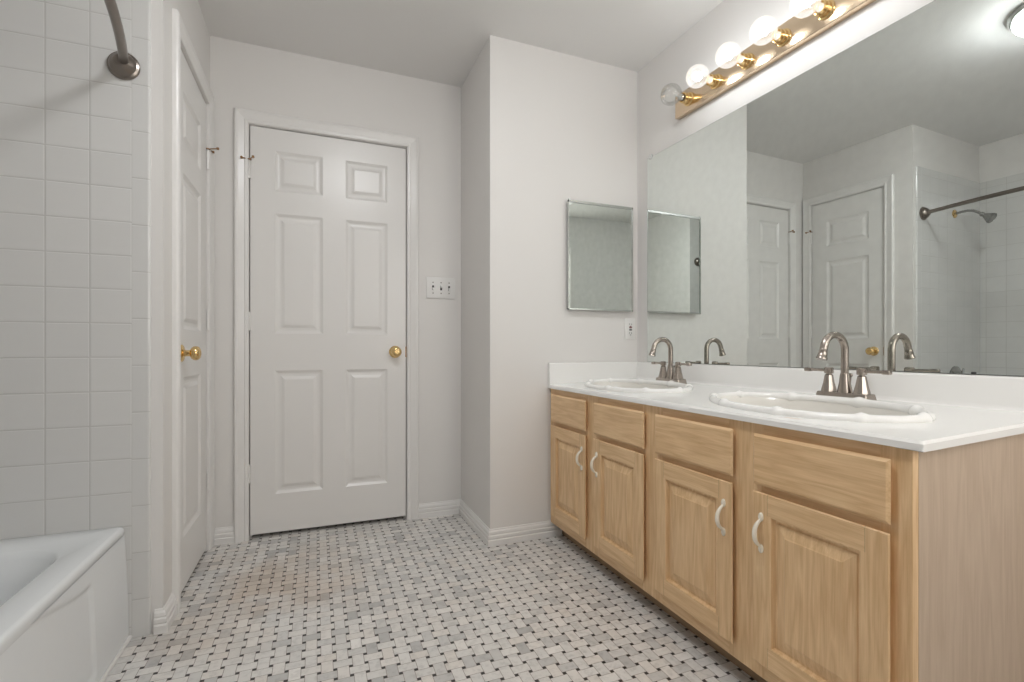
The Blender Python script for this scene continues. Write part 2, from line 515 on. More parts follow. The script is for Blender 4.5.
# the rounded end pieces
bn = MB()
pts = [(-0.558, YE), (-0.558, YE - 0.008), (-0.5155, YE - 0.008), (-0.5115, YE - 0.0065), (-0.509, YE - 0.0035), (-0.5085, YE)]
bn.prism(pts, 0, TT)
bno = bn.build('bullnose_edge', 'bullnose', wall_end)
bno['label'] = 'narrow rounded edge tiles down the side of the tiling'
wb = MB().box(XA - 0.1, XA, 0.2, YE, 0, CEIL)
wall_ab = tag(wb.build('wall_alcove_side', 'wall'), 'long wall beside the tub with white square tile', 'wall', 'structure')
MB().box(XA, XA + 0.008, 0.42, YE - 0.008, 0, TT).build('tile_surround', 'tile_back', wall_ab)
wn_ = MB().box(XA, XL, 0.30, 0.41, 0, CEIL)
tag(wn_.build('wall_alcove_near', 'wall'), 'wall closing the near end of the tub', 'wall', 'structure')
tag(MB().box(XL - 0.1, XL, -0.6, 0.30, 0, CEIL).build('wall_near_left', 'wall'), 'painted wall left of the camera', 'wall', 'structure')
YB = -0.6
WX0, WX1, WZ0, WZ1 = 0.66, 1.62, 0.95, 2.10
wk = MB()
wk.box(XL - 0.1, WX0, YB - 0.1, YB, 0, CEIL); wk.box(WX1, 1.9, YB - 0.1, YB, 0, CEIL)
wk.box(WX0, WX1, YB - 0.1, YB, 0, WZ0); wk.box(WX0, WX1, YB - 0.1, YB, WZ1, CEIL)
tag(wk.build('wall_back', 'wall'), 'painted wall behind the camera', 'wall', 'structure')
WN = thing('fill_window_1', 'glowing frosted fill window added in the wall behind the camera', 'window', ((WX0 + WX1) / 2, YB, WZ0), 0, 'structure')  # made-up opening, added to light faces the room's lamps do not reach
WO = T(-(WX0 + WX1) / 2, -YB, -WZ0)
MB().box(WX0 + 0.03, WX1 - 0.03, YB - 0.065, YB - 0.060, WZ0 + 0.03, WZ1 - 0.03, WO).build('fill_window_pane', 'frosted', WN)
fm = MB()
for a in (WX0 + 0.001, WX1 - 0.041): fm.box(a, a + 0.040, YB - 0.07, YB - 0.03, WZ0 + 0.001, WZ1 - 0.001, WO)
for a in (WZ0 + 0.001, (WZ0 + WZ1) / 2 - 0.02, WZ1 - 0.041): fm.box(WX0 + 0.041, WX1 - 0.041, YB - 0.07, YB - 0.03, a, a + 0.040, WO)
fm.build('fill_window_frame', 'trim', WN)
MB().cbox(WX0 - 0.04, WX1 + 0.04, YB + 0.0005, YB + 0.05, WZ0 - 0.025, WZ0 - 0.001, 0.003, 2, WO).build('fill_window_sill', 'trim', WN)

# door casings: profile swept round three sides with mitred corners
CAS = [(0.0, 0.0), (0.0, 0.010), (0.006, 0.0135), (0.014, 0.0145), (0.018, 0.0115), (0.024, 0.013), (0.044, 0.0175), (0.050, 0.0205), (0.056, 0.0205), (0.0605, 0.017), (0.0625, 0.013), (0.0625, 0.0)]
def casing(name, x0, x1, ztop, mat4, label, jamb=0.06):
    mb = MB()
    L = []
    for o, d in CAS:
        L.append([(x0 - o, -d, 0), (x0 - o, -d, ztop + o), (x1 + o, -d, ztop + o), (x1 + o, -d, 0)])
    v = [p for q in L for p in q]; f = []
    for a in range(len(L) - 1):
        for k in range(3):
            f.append((a * 4 + k, a * 4 + k + 1, (a + 1) * 4 + k + 1, (a + 1) * 4 + k))
    n = len(L)
    f.append(tuple(k * 4 for k in range(n))); f.append(tuple(k * 4 + 3 for k in range(n)))
    mb.add(v, f, mat4)
    o = tag(mb.build(name, 'trim'), label, 'door casing', 'structure')
    jb = MB()     # the stop strip the door closes against
    jb.box(x0 - 0.0, x0 + 0.012, 0.037, jamb, 0, ztop, mat4)
    jb.box(x1 - 0.012, x1 + 0.0, 0.037, jamb, 0, ztop, mat4)
    jb.box(x0 + 0.012, x1 - 0.012, 0.037, jamb, ztop - 0.012, ztop, mat4)
    jb.build('door_stop', 'trim', o)
    return o
casing('trim_1', D1['x0'] - 0.006, D1['x1'] + 0.006, D1['z1'] + 0.007, T(0, YF, 0), 'white moulded casing around the far six-panel door')
ML = T(XL, 0, 0) @ RZ(pi / 2)
casing('trim_2', LD0 - 0.006, LD1 + 0.006, 2.086, ML, 'white moulded casing around the narrow left door')

DPROF = [(0, 0), (0.005, 0.0035), (0.013, 0.0085), (0.021, 0.0095), (0.030, 0.0085), (0.040, 0.0035), (0.046, 0.0015)]
KNOB = [(0.0, 0.0), (0.033, 0.0), (0.033, 0.003), (0.030, 0.007), (0.022, 0.010), (0.013, 0.012), (0.0115, 0.022), (0.013, 0.030),
        (0.021, 0.034), (0.0265, 0.041), (0.0275, 0.049), (0.025, 0.057), (0.018, 0.0625), (0.012, 0.0635), (0.010, 0.062), (0.0, 0.062)]
def hinge(mb, x, z, mat4):
    for k in range(5):
        mb.lathe([(0.0, 0), (0.0066, 0), (0.0066, 0.0165), (0.0, 0.0165)], 10, mat4 @ T(x, -0.006, z - 0.044 + k * 0.0176))
    mb.box(x - 0.001, x + 0.020, -0.0015, 0.001, z - 0.044, z + 0.044, mat4)
    mb.lathe([(0.0, 0), (0.005, 0), (0.004, 0.004), (0.0, 0.005)], 10, mat4 @ T(x, -0.006, z + 0.044))
def door(name, W, z0, z1, px, pz, mat4, hx, kx, label, stop_dir, kz=0.925):
    root = thing(name, label, 'door', tuple(mat4 @ Vector((0, 0, 0))), 0, 'structure')
    inv = T(*(-(mat4 @ Vector((0, 0, 0))))) @ mat4
    # the faces that touch the opening stay clear of it by a few millimetres
    MB().panel_slab(W, z1 - z0, 0.035, px, [p - z0 for p in pz], DPROF, (0.0015, 0.0015), inv @ T(0, 0, z0)).build('door_slab', 'door', root)
    for z in (1.825, 1.075, 0.325):
        mb = MB(); hinge(mb, hx, z, inv)
        h = mb.build('hinge', 'trim', root)
        if z > 1.8:
            s = MB()
            s.lathe([(0.0, 0), (0.010, 0), (0.010, 0.004), (0.0, 0.004)], 12, inv @ T(hx, -0.006, z + 0.047))
            s.tube([(hx, -0.006, z + 0.049), (hx + stop_dir * 0.012, -0.03, z + 0.049), (hx + stop_dir * 0.020, -0.045, z + 0.049)], 0.0028, 8, mat=inv)
            s.lathe([(0.0, -0.004), (0.006, -0.004), (0.006, 0.006), (0.0, 0.006)], 10, inv @ T(hx + stop_dir * 0.022, -0.049, z + 0.049) @ RX(pi / 2))
            s.tube([(hx, -0.006, z + 0.049), (hx - stop_dir * 0.030, -0.022, z + 0.049)], 0.0028, 8, mat=inv)
            s.lathe([(0.0, -0.004), (0.006, -0.004), (0.006, 0.004), (0.0, 0.004)], 10, inv @ T(hx - stop_dir * 0.031, -0.023, z + 0.049) @ RX(pi / 2))
            so = s.build('hinge_pin_stop', 'brass_dark', h)
            so['label'] = 'aged brass door stop on the top hinge pin'
    k = MB().lathe(KNOB, 32, inv @ T(kx, 0, kz) @ RX(pi / 2)).build('door_knob', 'brass', root)
    k['label'] = 'polished brass round door knob'
    lx = 0.0 if hx > kx else W
    MB().box(lx - 0.0028, lx + 0.0028, -0.0005, 0.012, kz - 0.029, kz + 0.029, inv).build('latch_plate', 'brass_dark', root)
    return root
door('door_1', 0.762, D1['z0'], D1['z1'], [0.110, 0.335, 0.447, 0.663], [0.213, 0.832, 1.018, 1.622, 1.735, 1.936],
     T(D1['x0'], YF + 0.002, 0), -0.003, 0.704, 'white six-panel door with brass knob in the far wall', 1)
door('door_2', 0.518, 0.014, 2.080, [0.097, 0.402], [0.213, 0.832, 1.018, 1.622, 1.735, 1.936],
     T(XL - 0.002, LD0, 0) @ RZ(pi / 2), 0.521, 0.064, 'narrow white three-panel closet door in the left wall', -1)
# dark closed space behind the two doors
tag(MB().box(-0.62, XJ + 0.1, YF + 0.30, YF + 0.34, 0, CEIL).build('wall_beyond', 'wall'), 'unlit wall beyond the far door', 'wall', 'structure')

BASE = [(0.0, 0.0), (0.0155, 0.0), (0.0155, 0.026), (0.012, 0.031), (0.014, 0.036), (0.014, 0.047), (0.0105, 0.052), (0.0115, 0.057), (0.0095, 0.066), (0.005, 0.072), (0.004, 0.077), (0.0, 0.078)]
def baseboard(name, path, label):
    """path in plan; the room lies on the right-hand side of the walking direction"""
    n = len(path); P = [Vector(p) for p in path]; mit = []
    def nrm(a, b):
        d = (b - a).normalized(); return Vector((d.y, -d.x))
    for i in range(n):
        ns = []
        if i > 0: ns.append(nrm(P[i - 1], P[i]))
        if i < n - 1: ns.append(nrm(P[i], P[i + 1]))
        mv = ns[0] if len(ns) == 1 else (ns[0] + ns[1]) / (1 + ns[0].dot(ns[1]))
        mit.append(mv)
    m = len(BASE); v, f = [], []
    for i in range(n):
        for d, z in BASE:
            q = P[i] + mit[i] * d; v.append((q.x, q.y, z))
    for i in range(n - 1):
        for k in range(m):
            f.append((i * m + k, i * m + (k + 1) % m, (i + 1) * m + (k + 1) % m, (i + 1) * m + k))
    f.append(tuple(range(m))); f.append(tuple((n - 1) * m + k for k in range(m)))
    return tag(MB().add(v, f).build(name, 'trim'), label, 'baseboard', 'structure')
baseboard('baseboard_far', [(XL + 0.021, YF), (D1['x0'] - 0.0685, YF)], 'short ridged white baseboard left of the far door')
baseboard('baseboard_right', [(D1['x1'] + 0.0685, YF), (XJ, YF), (XJ, YJ), (1.150, YJ)], 'ridged white baseboard running round the projecting wall to the vanity')
baseboard('baseboard_left', [(-0.498, YE), (XL, YE), (XL, LD0 - 0.0685)], 'short ridged white baseboard wrapping the corner beside the tub')

# ------------------------------------------------------------------ vanity cabinet
XFF, XDF = 1.093, 1.075          # face frame front, door front
VY0, VY1 = 0.600, 2.205
van = thing('vanity_cabinet', 'long pale oak bathroom vanity with four doors and four drawer fronts', 'cabinet', (1.36, 1.40, 0))
VO = T(-1.36, -1.40, 0)
def wxi(y): return wx(y) - 0.003
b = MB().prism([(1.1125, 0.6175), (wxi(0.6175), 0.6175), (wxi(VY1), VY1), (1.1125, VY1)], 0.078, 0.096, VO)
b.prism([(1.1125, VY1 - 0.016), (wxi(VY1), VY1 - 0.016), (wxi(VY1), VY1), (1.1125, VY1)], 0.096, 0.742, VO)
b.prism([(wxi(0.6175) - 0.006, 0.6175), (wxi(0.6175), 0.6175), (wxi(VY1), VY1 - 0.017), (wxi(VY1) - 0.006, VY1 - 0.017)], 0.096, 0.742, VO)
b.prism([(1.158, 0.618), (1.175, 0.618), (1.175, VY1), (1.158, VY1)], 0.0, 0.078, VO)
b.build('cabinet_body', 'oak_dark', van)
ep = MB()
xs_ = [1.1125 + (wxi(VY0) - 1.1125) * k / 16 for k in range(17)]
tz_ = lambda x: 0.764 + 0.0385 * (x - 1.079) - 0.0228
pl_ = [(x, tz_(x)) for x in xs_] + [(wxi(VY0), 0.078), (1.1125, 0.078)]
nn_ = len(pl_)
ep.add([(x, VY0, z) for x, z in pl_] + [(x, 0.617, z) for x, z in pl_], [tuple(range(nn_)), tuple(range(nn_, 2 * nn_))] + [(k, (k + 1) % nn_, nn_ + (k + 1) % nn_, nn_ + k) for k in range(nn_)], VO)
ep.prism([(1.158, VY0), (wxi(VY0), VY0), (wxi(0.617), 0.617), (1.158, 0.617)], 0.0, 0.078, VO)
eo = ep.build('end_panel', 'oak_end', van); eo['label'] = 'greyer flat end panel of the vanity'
FZ0, FZ1 = 0.072, 0.7435
stl = [(VY0, 0.660), (0.945, 1.062), (1.350, 1.460), (1.748, 1.863), (2.150, VY1)]
for y0, y1 in stl:
    MB().cbox(XFF, 1.112, y0, y1, FZ0, FZ1, 0.0008, 1, VO).build('frame_stile', 'oak_v', van)
for k in range(4):
    y0, y1 = stl[k][1], stl[k + 1][0]
    for z0, z1 in ((FZ0, 0.150), (0.535, 0.618), (0.690, FZ1)):
        MB().cbox(XFF, 1.112, y0, y1, z0, z1, 0.0008, 1, VO).build('frame_rail', 'oak_h', van)
MV = VO @ T(XDF, 0, 0) @ RZ(-pi / 2)      # local x = -Y
CPROF = [(0, 0), (0.003, 0.0005), (0.005, 0.007), (0.007, 0.0115), (0.013, 0.0115), (0.015, 0.009), (0.040, 0.0025), (0.042, 0.001)]
FPROF = [(0, 0), (0.001, 0.0), (0.0011, 0.0)]
fronts = [(1.836, 2.173), (1.433, 1.770), (1.035, 1.372), (0.632, 0.967)]
hy = [1.864, 1.742, 1.064, 0.938]
def handle(par, y):
    """bow pull on a door front: two little leaf feet and an arched grip"""
    mb = MB()
    pts, rad = [], []
    for k in range(17):
        a = -1 + 2 * k / 16
        out = 0.004 + 0.020 * (1 - abs(a) ** 2.6)
        pts.append((-y, -out, 0.463 + a * 0.034)); rad.append(0.0038 + 0.0024 * (1 - a * a))
    mb.tube(pts, rad, 12, mat=MV)
    h = mb.build('handle', 'cream', par); h['label'] = 'cream enamelled bow handle with pale brass feet'
    for s in (-1, 1):
        q = MB()
        q.lathe([(0.0, 0), (0.007, 0), (0.0068, 0.003), (0.005, 0.0055), (0.0, 0.006)], 16, MV @ T(-y, 0, 0.463 + s * 0.041) @ RX(pi / 2), sy=1.7)
        fo = q.build('handle_foot', 'cream', h)
for k, (y0, y1) in enumerate(fronts):
    W = y1 - y0
    df = MB().panel_slab(W, 0.133, 0.0178, [0.020, W - 0.020], [0.020, 0.113], FPROF, (0.007, 0.005), MV @ T(-y1, 0, 0.585), 0.013).build('drawer_front', 'oak_h', van)
    dd = MB().panel_slab(W, 0.450, 0.0178, [0.055, W - 0.055], [0.055, 0.395], CPROF, (0.003, 0.003), MV @ T(-y1, 0, 0.117), 0.013).build('cabinet_door', 'oak_door', van)
    handle(dd, hy[k])

# ------------------------------------------------------------------ vanity top with two basins
CT = thing('vanity_countertop', 'white cultured marble vanity top with two oval basins and backsplash', 'countertop', (1.36, 1.40, 0.744))
CO = T(-1.36, -1.40, -0.744)
RINGS = [(1.313, 1.001, 0.183, 0.318), (1.310, 1.812, 0.182, 0.310)]      # centre x, y, half widths in x and y (outer)
X0, Y0, Y1 = 1.079, 0.574, 2.205
def sstep(a, b, x):
    t = min(1, max(0, (x - a) / (b - a))); return t * t * (3 - 2 * t)
def deckz(x): return 0.764 + 0.0385 * (x - 1.079)
def inside(x, y, k):
    return any(((x - cx) / (bx - 0.016)) ** 2 + ((y - cy) / (by - 0.016)) ** 2 < k for cx, cy, bx, by in RINGS)
NX, NY = 110, 330
gv, gf = [], []
for j in range(NY + 1):
    y = Y0 + (Y1 - Y0) * j / NY
    x1 = wx(y) - 0.002
    for i in range(NX + 1):
        x = X0 + (x1 - X0) * i / NX
        ed = min(x - X0, y - Y0)
        z = deckz(x) - (0.006 * (1 - min(1, ed / 0.006)) ** 2 if ed < 0.006 else 0)
        gv.append((x, y, z))
for j in range(NY):
    for i in range(NX):
        a = j * (NX + 1) + i
        q = (a, a + 1, a + NX + 2, a + NX + 1)
        cx = sum(gv[k][0] for k in q) / 4; cy = sum(gv[k][1] for k in q) / 4
        if not inside(cx, cy, 0.97): gf.append(q)
slab = MB().add(gv, gf, CO, True)
lo = 0.7445
def skirt(idx):
    v = [gv[i] for i in idx] + [(gv[i][0], gv[i][1], lo) for i in idx]; n = len(idx)
    slab.add(v, [(k, k + 1, n + k + 1, n + k) for k in range(n - 1)], CO, True)
skirt([j * (NX + 1) for j in range(NY + 1)])
n_ = NX + 1
slab.add([gv[i] for i in range(n_)] + [(gv[i][0], gv[i][1], deckz(gv[i][0]) - 0.0205) for i in range(n_)], [(k, k + 1, n_ + k + 1, n_ + k) for k in range(n_ - 1)], CO, True)
slab.add([(gv[i][0], Y0, deckz(gv[i][0]) - 0.0205) for i in range(n_)] + [(gv[i][0], Y0 + 0.05, deckz(gv[i][0]) - 0.0205) for i in range(n_)], [(k, k + 1, n_ + k + 1, n_ + k) for k in range(n_ - 1)], CO)
skirt([NY * (NX + 1) + i for i in range(NX + 1)])
slab.add([(X0, Y0, lo), (X0 + 0.06, Y0, lo), (X0 + 0.06, Y1, lo), (X0, Y1, lo)], [(0, 1, 2, 3)], CO)
slab.build('slab', 'top', CT, 40)
# backsplash and side splash with a small cove at the foot
def splash(mat4, x0, x1, zb):
    prof = [(0.0, zb - 0.004), (0.034, zb), (0.027, zb + 0.002), (0.0215, zb + 0.008), (0.020, zb + 0.015), (0.020, 0.8655), (0.0185, 0.8695), (0.016, 0.871), (0.0, 0.871)]
    n = len(prof); v = [(x0, -d, z) for d, z in prof] + [(x1, -d, z) for d, z in prof]
    return MB().add(v, [tuple(range(n)), tuple(range(n, 2 * n))] + [(k, (k + 1) % n, n + (k + 1) % n, n + k) for k in range(n)], mat4, True)
WF = CO @ T(OX, OY, 0) @ RZ(RW)          # wall frame seen from the countertop's empty
splash(WF @ T(0, -0.002, 0), 0.003, 1.630, 0.7835).build('backsplash', 'top', CT, 50)
sp = MB()
prof = [(0.0, 0.7455), (0.020, 0.7455), (0.020, 0.866), (0.0185, 0.8695), (0.016, 0.871), (0.0, 0.871)]
sp.add([(X0 - 0.001, YJ - 0.002 - d, z) for d, z in prof] + [(1.600, YJ - 0.002 - d, z) for d, z in prof],
       [tuple(range(6)), tuple(range(6, 12))] + [(k, (k + 1) % 6, 6 + (k + 1) % 6, 6 + k) for k in range(6)], CO)
sp.build('side_splash', 'top', CT)
for cx, cy, bx, by in RINGS:
    N = 72
    L = []
    for k, dz in ((0.985, 0.010), (0.955, 0.004), (0.93, -0.004), (0.90, -0.016), (0.86, -0.038), (0.79, -0.068), (0.68, -0.096), (0.52, -0.116), (0.32, -0.128), (0.12, -0.132)):
        kk = k - 0.03
        L.append([(cx + (bx * kk - 0.006) * cos(2 * pi * q / N), cy + (by * kk - 0.006) * sin(2 * pi * q / N), deckz(cx + bx * kk * cos(2 * pi * q / N)) + dz if k > 0.9 else 0.773 + dz) for q in range(N)])
    MB().loops(L, True, mat=CO).build('basin', 'basin', CT, 60)
    # raised rim of the basin: a bamboo-like cane with a knuckle at every joint
    pts, rad = [], []
    J = 9
    NN = 216
    for q in range(NN):
        a = 2 * pi * q / NN
        ph = ((q + 6) % (NN // J)) / (NN // J)            # 0..1 along one cane segment
        d = min(ph, 1 - ph)
        r = 0.0125 + 0.0016 * (d * 2 - 0.5) * -1 * 0.4 + 0.0052 * math.exp(-(d * (NN // J) / 1.5) ** 2)
        x = cx + (bx - 0.016) * cos(a)
        pts.append((x, cy + (by - 0.016) * sin(a), deckz(x) + 0.004)); rad.append(r)
    MB().tube(pts, rad, 18, closed=True, mat=CO).build('basin_rim', 'top', CT, 60)
    dr = MB().lathe([(0.0, 0.004), (0.012, 0.005), (0.017, 0.003), (0.022, 0.002), (0.022, -0.004), (0.0, -0.004)], 20, CO @ T(cx, cy, 0.6435)).build('drain', 'nickel', CT)
    dr['label'] = 'round nickel drain fitting'

# ------------------------------------------------------------------ faucets
def faucet(x, y, label):
    z = 0.7808
    r = thing('faucet', label, 'faucet', (x, y, z), 0, None, 'brushed nickel faucets')
    bp = MB()
    def rr(hx, hy_, c, zz):
        out = []
        for sx, sy, a0 in ((1, 1, 0), (-1, 1, 90), (-1, -1, 180), (1, -1, 270)):
            for k in range(5):
                a = radians(a0 + k * 22.5)
                out.append((sx * (hx - c) + c * cos(a), sy * (hy_ - c) + c * sin(a), zz))
        return out
    bp.loops([rr(0.027, 0.081, 0.006, 0.0), rr(0.027, 0.081, 0.006, 0.003), rr(0.0235, 0.0765, 0.005, 0.024), rr(0.0215, 0.0745, 0.005, 0.026)], True, True, smooth=True)
    bp.build('base_plate', 'nickel', r, 30)
    s = MB()
    s.lathe([(0.0215, 0.0255), (0.021, 0.030), (0.0165, 0.052), (0.0135, 0.078), (0.0125, 0.084), (0.0112, 0.086)], 20, smooth=True, flute=1, fd=-0.06)
    pts = [(0, 0, 0.084 + k * 0.0145) for k in range(6)]
    R = 0.047; zc = 0.157
    for k in range(1, 19):
        a = pi * k / 18 * 0.93
        pts.append((-R + R * cos(a), 0, zc + R * sin(a)))
    s.tube(pts, 0.0108, 18)
    e = Vector(pts[-1]); d = (e - Vector(pts[-2])).normalized()
    s.tube([e - d * 0.002, e + d * 0.006, e + d * 0.010, e + d * 0.013, e + d * 0.014, e + d * 0.032, e + d * 0.034, e + d * 0.040], [0.0108, 0.0108, 0.0108, 0.0125, 0.0118, 0.0135, 0.0152, 0.0152], 18)
    s.build('spout', 'nickel', r, 40)
    for sg in (1, -1):
        h = MB()
        m = T(0, sg * 0.0508, 0)
        h.lathe([(0.0225, 0.0255), (0.022, 0.031), (0.0165, 0.052), (0.0125, 0.074), (0.012, 0.078), (0.0085, 0.080), (0.0085, 0.084)], 20, m, flute=1, fd=-0.07)
        ho = h.build('handle_body', 'nickel', r, 30)
        l = MB()
        l.lathe([(0.0, 0.083), (0.0125, 0.083), (0.0135, 0.086), (0.0135, 0.099), (0.011, 0.102), (0.0, 0.103)], 20, m)
        l.cbox(-0.0062, 0.0062, sg * 0.0508 + (0.008 if sg > 0 else -0.062), sg * 0.0508 + (0.062 if sg > 0 else -0.008), 0.0885, 0.0975, 0.0022, 2)
        ya, yb = sorted((sg * (0.0508 + 0.058), sg * (0.0508 + 0.080)))
        l.cbox(-0.0085, 0.0085, ya, yb, 0.0865, 0.0990, 0.003, 2)
        l.build('lever', 'nickel', r, 30)
    q = MB().tube([(0.022, 0.0, 0.0245), (0.024, -0.002, 0.075)], 0.0024, 8)
    q.lathe([(0.0, 0), (0.004, 0.001), (0.0062, 0.005), (0.0045, 0.011), (0.0, 0.0125)], 12, T(0.024, -0.002, 0.073))
    q.build('lift_rod', 'nickel_dark', r)
    return r
faucet(1.520, 1.020, 'brushed nickel gooseneck faucet behind the nearer basin')
faucet(1.512, 1.812, 'brushed nickel gooseneck faucet behind the farther basin beside the wall')

# ------------------------------------------------------------------ long wall mirror
MR = thing('wall_mirror', 'long frameless wall mirror above the vanity backsplash', 'mirror', (OX, OY, 0.873), RW)
S0, S1, MH = 0.092, 1.640, 1.066
mp = MB().box(S0, S1, -0.0065, -0.0060, 0.001, MH - 0.001).build('mirror_glass', 'mirror', MR)
MB().box(S0 - 0.001, S1 + 0.001, -0.0060, -0.0006, 0.0, MH).build('mirror_backing', 'mirror_edge', MR)
for s_, z_ in ((0.118, MH), (1.45, 0.0)):
    sg = 1 if z_ > 0.5 else -1
    c = MB().cbox(s_ - 0.010, s_ + 0.010, -0.0095, -0.0007, min(z_ - sg * 0.010, z_ + sg * 0.012), max(z_ - sg * 0.010, z_ + sg * 0.012), 0.001, 1) if sg > 0 else \
        MB().cbox(s_ - 0.005, s_ + 0.005, -0.0095, -0.0066, 0.0, 0.007, 0.001, 1)
    c.build('mirror_clip', 'chrome' if sg > 0 else 'slot', MR)

# ------------------------------------------------------------------ vanity light bar
PL = thing('vanity_light_bar', 'brass light bar with round globe bulbs above the mirror', 'light fixture', (OX, OY, 2.095), RW)
p0, p1 = 0.326, 1.345
MB().cbox(p0, p1, -0.030, -0.0005, -0.052, 0.056, 0.003, 2).build('back_plate', 'brass_plate', PL)
GR = 0.0465
for k in range(6):
    s_ = 0.418 + k * 0.1612
    lit = k > 0
    so = MB().lathe([(0.0, 0.030), (0.030, 0.030), (0.030, 0.034), (0.025, 0.037), (0.0245, 0.050), (0.0225, 0.052), (0.0225, 0.066), (0.019, 0.068), (0.019, 0.060), (0.0, 0.058)], 24, T(s_, 0, 0) @ RX(pi / 2)).build('lamp_socket', 'brass', PL)
    zc = 0.068 + 0.020 + GR
    prof = [(0.0135, 0.060), (0.0135, 0.074), (0.015, 0.079), (0.0205, 0.086)]
    a0 = math.asin(0.026 / GR)
    prof += [(GR * sin(a), zc - GR * cos(a)) for a in [a0 + (pi - a0) * q / 15 for q in range(16)]]
    prof[-1] = (0.0, zc + GR)
    bo = MB().lathe(prof, 28, T(s_, 0, 0) @ RX(pi / 2)).build('globe_bulb', 'glass_lit' if lit else 'glass_off', so, 80)
    bo['label'] = 'glowing clear globe bulb' if lit else 'unlit clear globe bulb'
    # inner stem and glowing core belong to the bulb
    if lit:
        q = MB().lathe([(0.0, -0.017), (0.008, -0.015), (0.0155, -0.008), (0.0175, 0.0), (0.0155, 0.008), (0.008, 0.015), (0.0, 0.017)], 14, T(s_, -(zc - 0.004), 0) @ RX(pi / 2)).build('bulb_core', 'core', so)
        q['label'] = 'white glowing core of the bulb'
    else:
        q = MB().lathe([(0.0, 0.060), (0.0135, 0.060), (0.0135, 0.084), (0.011, 0.086), (0.004, 0.090), (0.003, 0.108), (0.0055, 0.110), (0.0, 0.112)], 14, T(s_, 0, 0) @ RX(pi / 2)).build('bulb_stem', 'filament', so)
        MB().lathe([(0.0142, 0.066), (0.0148, 0.070), (0.0142, 0.074), (0.0148, 0.078), (0.0142, 0.083)], 18, T(s_, 0, 0) @ RX(pi / 2)).build('bulb_cap', 'chrome', so)

# ------------------------------------------------------------------ medicine cabinet, outlet, switches
MC = thing('medicine_cabinet', 'small mirrored medicine cabinet hanging on the projecting wall', 'cabinet', (1.178, YJ, 1.140))
MW, MHH, MD = 0.389, 0.555, 0.033
MB().cbox(0.006, MW - 0.006, -MD + 0.0128, -0.0005, 0.006, MHH - 0.010, 0.001, 1).build('cabinet_box', 'steel_grey', MC)
dr_ = MB()
e = 0.007
dr_.cbox(0, e * 0.6, -MD, -MD + 0.0125, 0, MHH, 0.001, 1); dr_.cbox(MW - e, MW, -MD, -MD + 0.0125, 0, MHH, 0.001, 1)
dr_.cbox(0, MW, -MD, -MD + 0.0125, 0, 0.008, 0.001, 1); dr_.cbox(0, MW, -MD, -MD + 0.0125, MHH - 0.012, MHH, 0.001, 1)
dr_.box(0.002, MW - 0.002, -MD + 0.006, -MD + 0.0122, 0.002, MHH - 0.002)
do_ = dr_.build('door_frame', 'silver', MC)
mo = MB()
bw = 0.012
x0, x1, z0, z1 = e * 0.6, MW - e, 0.008, MHH - 0.012
mo.add([(x0, -MD + 0.0055, z0), (x1, -MD + 0.0055, z0), (x1, -MD + 0.0055, z1), (x0, -MD + 0.0055, z1),
        (x0 + bw, -MD + 0.0055, z0 + bw), (x1 - bw, -MD + 0.0055, z0 + bw), (x1 - bw, -MD + 0.0055, z1 - bw), (x0 + bw, -MD + 0.0055, z1 - bw)],
       [(4, 5, 6, 7), (0, 1, 5, 4), (1, 2, 6, 5), (2, 3, 7, 6), (3, 0, 4, 7)])
mo.build('mirror_glass', 'mirror', do_)
MB().lathe([(0, 0), (0.005, 0), (0.005, 0.006), (0.0, 0.008)], 10, T(0.006, -MD + 0.006, MHH)).build('hinge_pin', 'silver', do_)

OU = thing('wall_outlet', 'white outlet plate with red button under the medicine cabinet', 'outlet', (1.567, YJ, 1.050))
op = MB().cbox(-0.033, 0.033, -0.006, -0.0003, -0.056, 0.056, 0.002, 2).build('cover_plate', 'plate', OU)
MB().cbox(-0.0165, 0.0165, -0.009, -0.0055, -0.034, 0.034, 0.001, 1).build('outlet_face', 'plate', OU)
MB().cbox(-0.008, 0.008, -0.0112, -0.0085, 0.003, 0.012, 0.0006, 1).build('reset_button', 'red', OU)
MB().cbox(-0.008, 0.008, -0.0112, -0.0085, -0.010, -0.002, 0.0006, 1).build('test_button', 'slot', OU)
for zz in (0.023, -0.024):
    MB().box(-0.0075, -0.0052, -0.0095, -0.0088, zz - 0.004, zz + 0.005).build('outlet_slot', 'slot', OU)
    MB().box(0.0050, 0.0075, -0.0095, -0.0088, zz - 0.004, zz + 0.004).build('outlet_slot', 'slot', OU)
    MB().lathe([(0, 0), (0.0026, 0), (0.0026, 0.0006), (0, 0.0006)], 10, T(0, -0.0089, zz - 0.010) @ RX(pi / 2)).build('ground_hole', 'slot', OU)

SW = thing('light_switch', 'white three-gang switch plate beside the far door', 'light switch', (0.653, YF, 1.285))
MB().cbox(-0.083, 0.083, -0.006, -0.0003, -0.060, 0.060, 0.0025, 2).build('cover_plate', 'plate', SW)
for k in range(3):
    x = (k - 1) * 0.046
    MB().box(x - 0.0055, x + 0.0055, -0.0066, -0.0058, -0.013, 0.013).build('switch_slot', 'slot', SW)
    sgn = (-1, 1, -1)[k]
    MB().cbox(-0.0042, 0.0042, -0.016, 0.0, -0.0055, 0.0055, 0.0012, 1, T(x, -0.005, 0.0035 * sgn) @ RX(-0.45 * sgn)).build('toggle', 'plate', SW)
    for zz in (0.030, -0.030):
        MB().lathe([(0, 0), (0.0038, 0), (0.003, 0.0012), (0, 0.0016)], 10, T(x, -0.0058, zz) @ RX(pi / 2)).build('plate_screw', 'nickel_dark', SW)

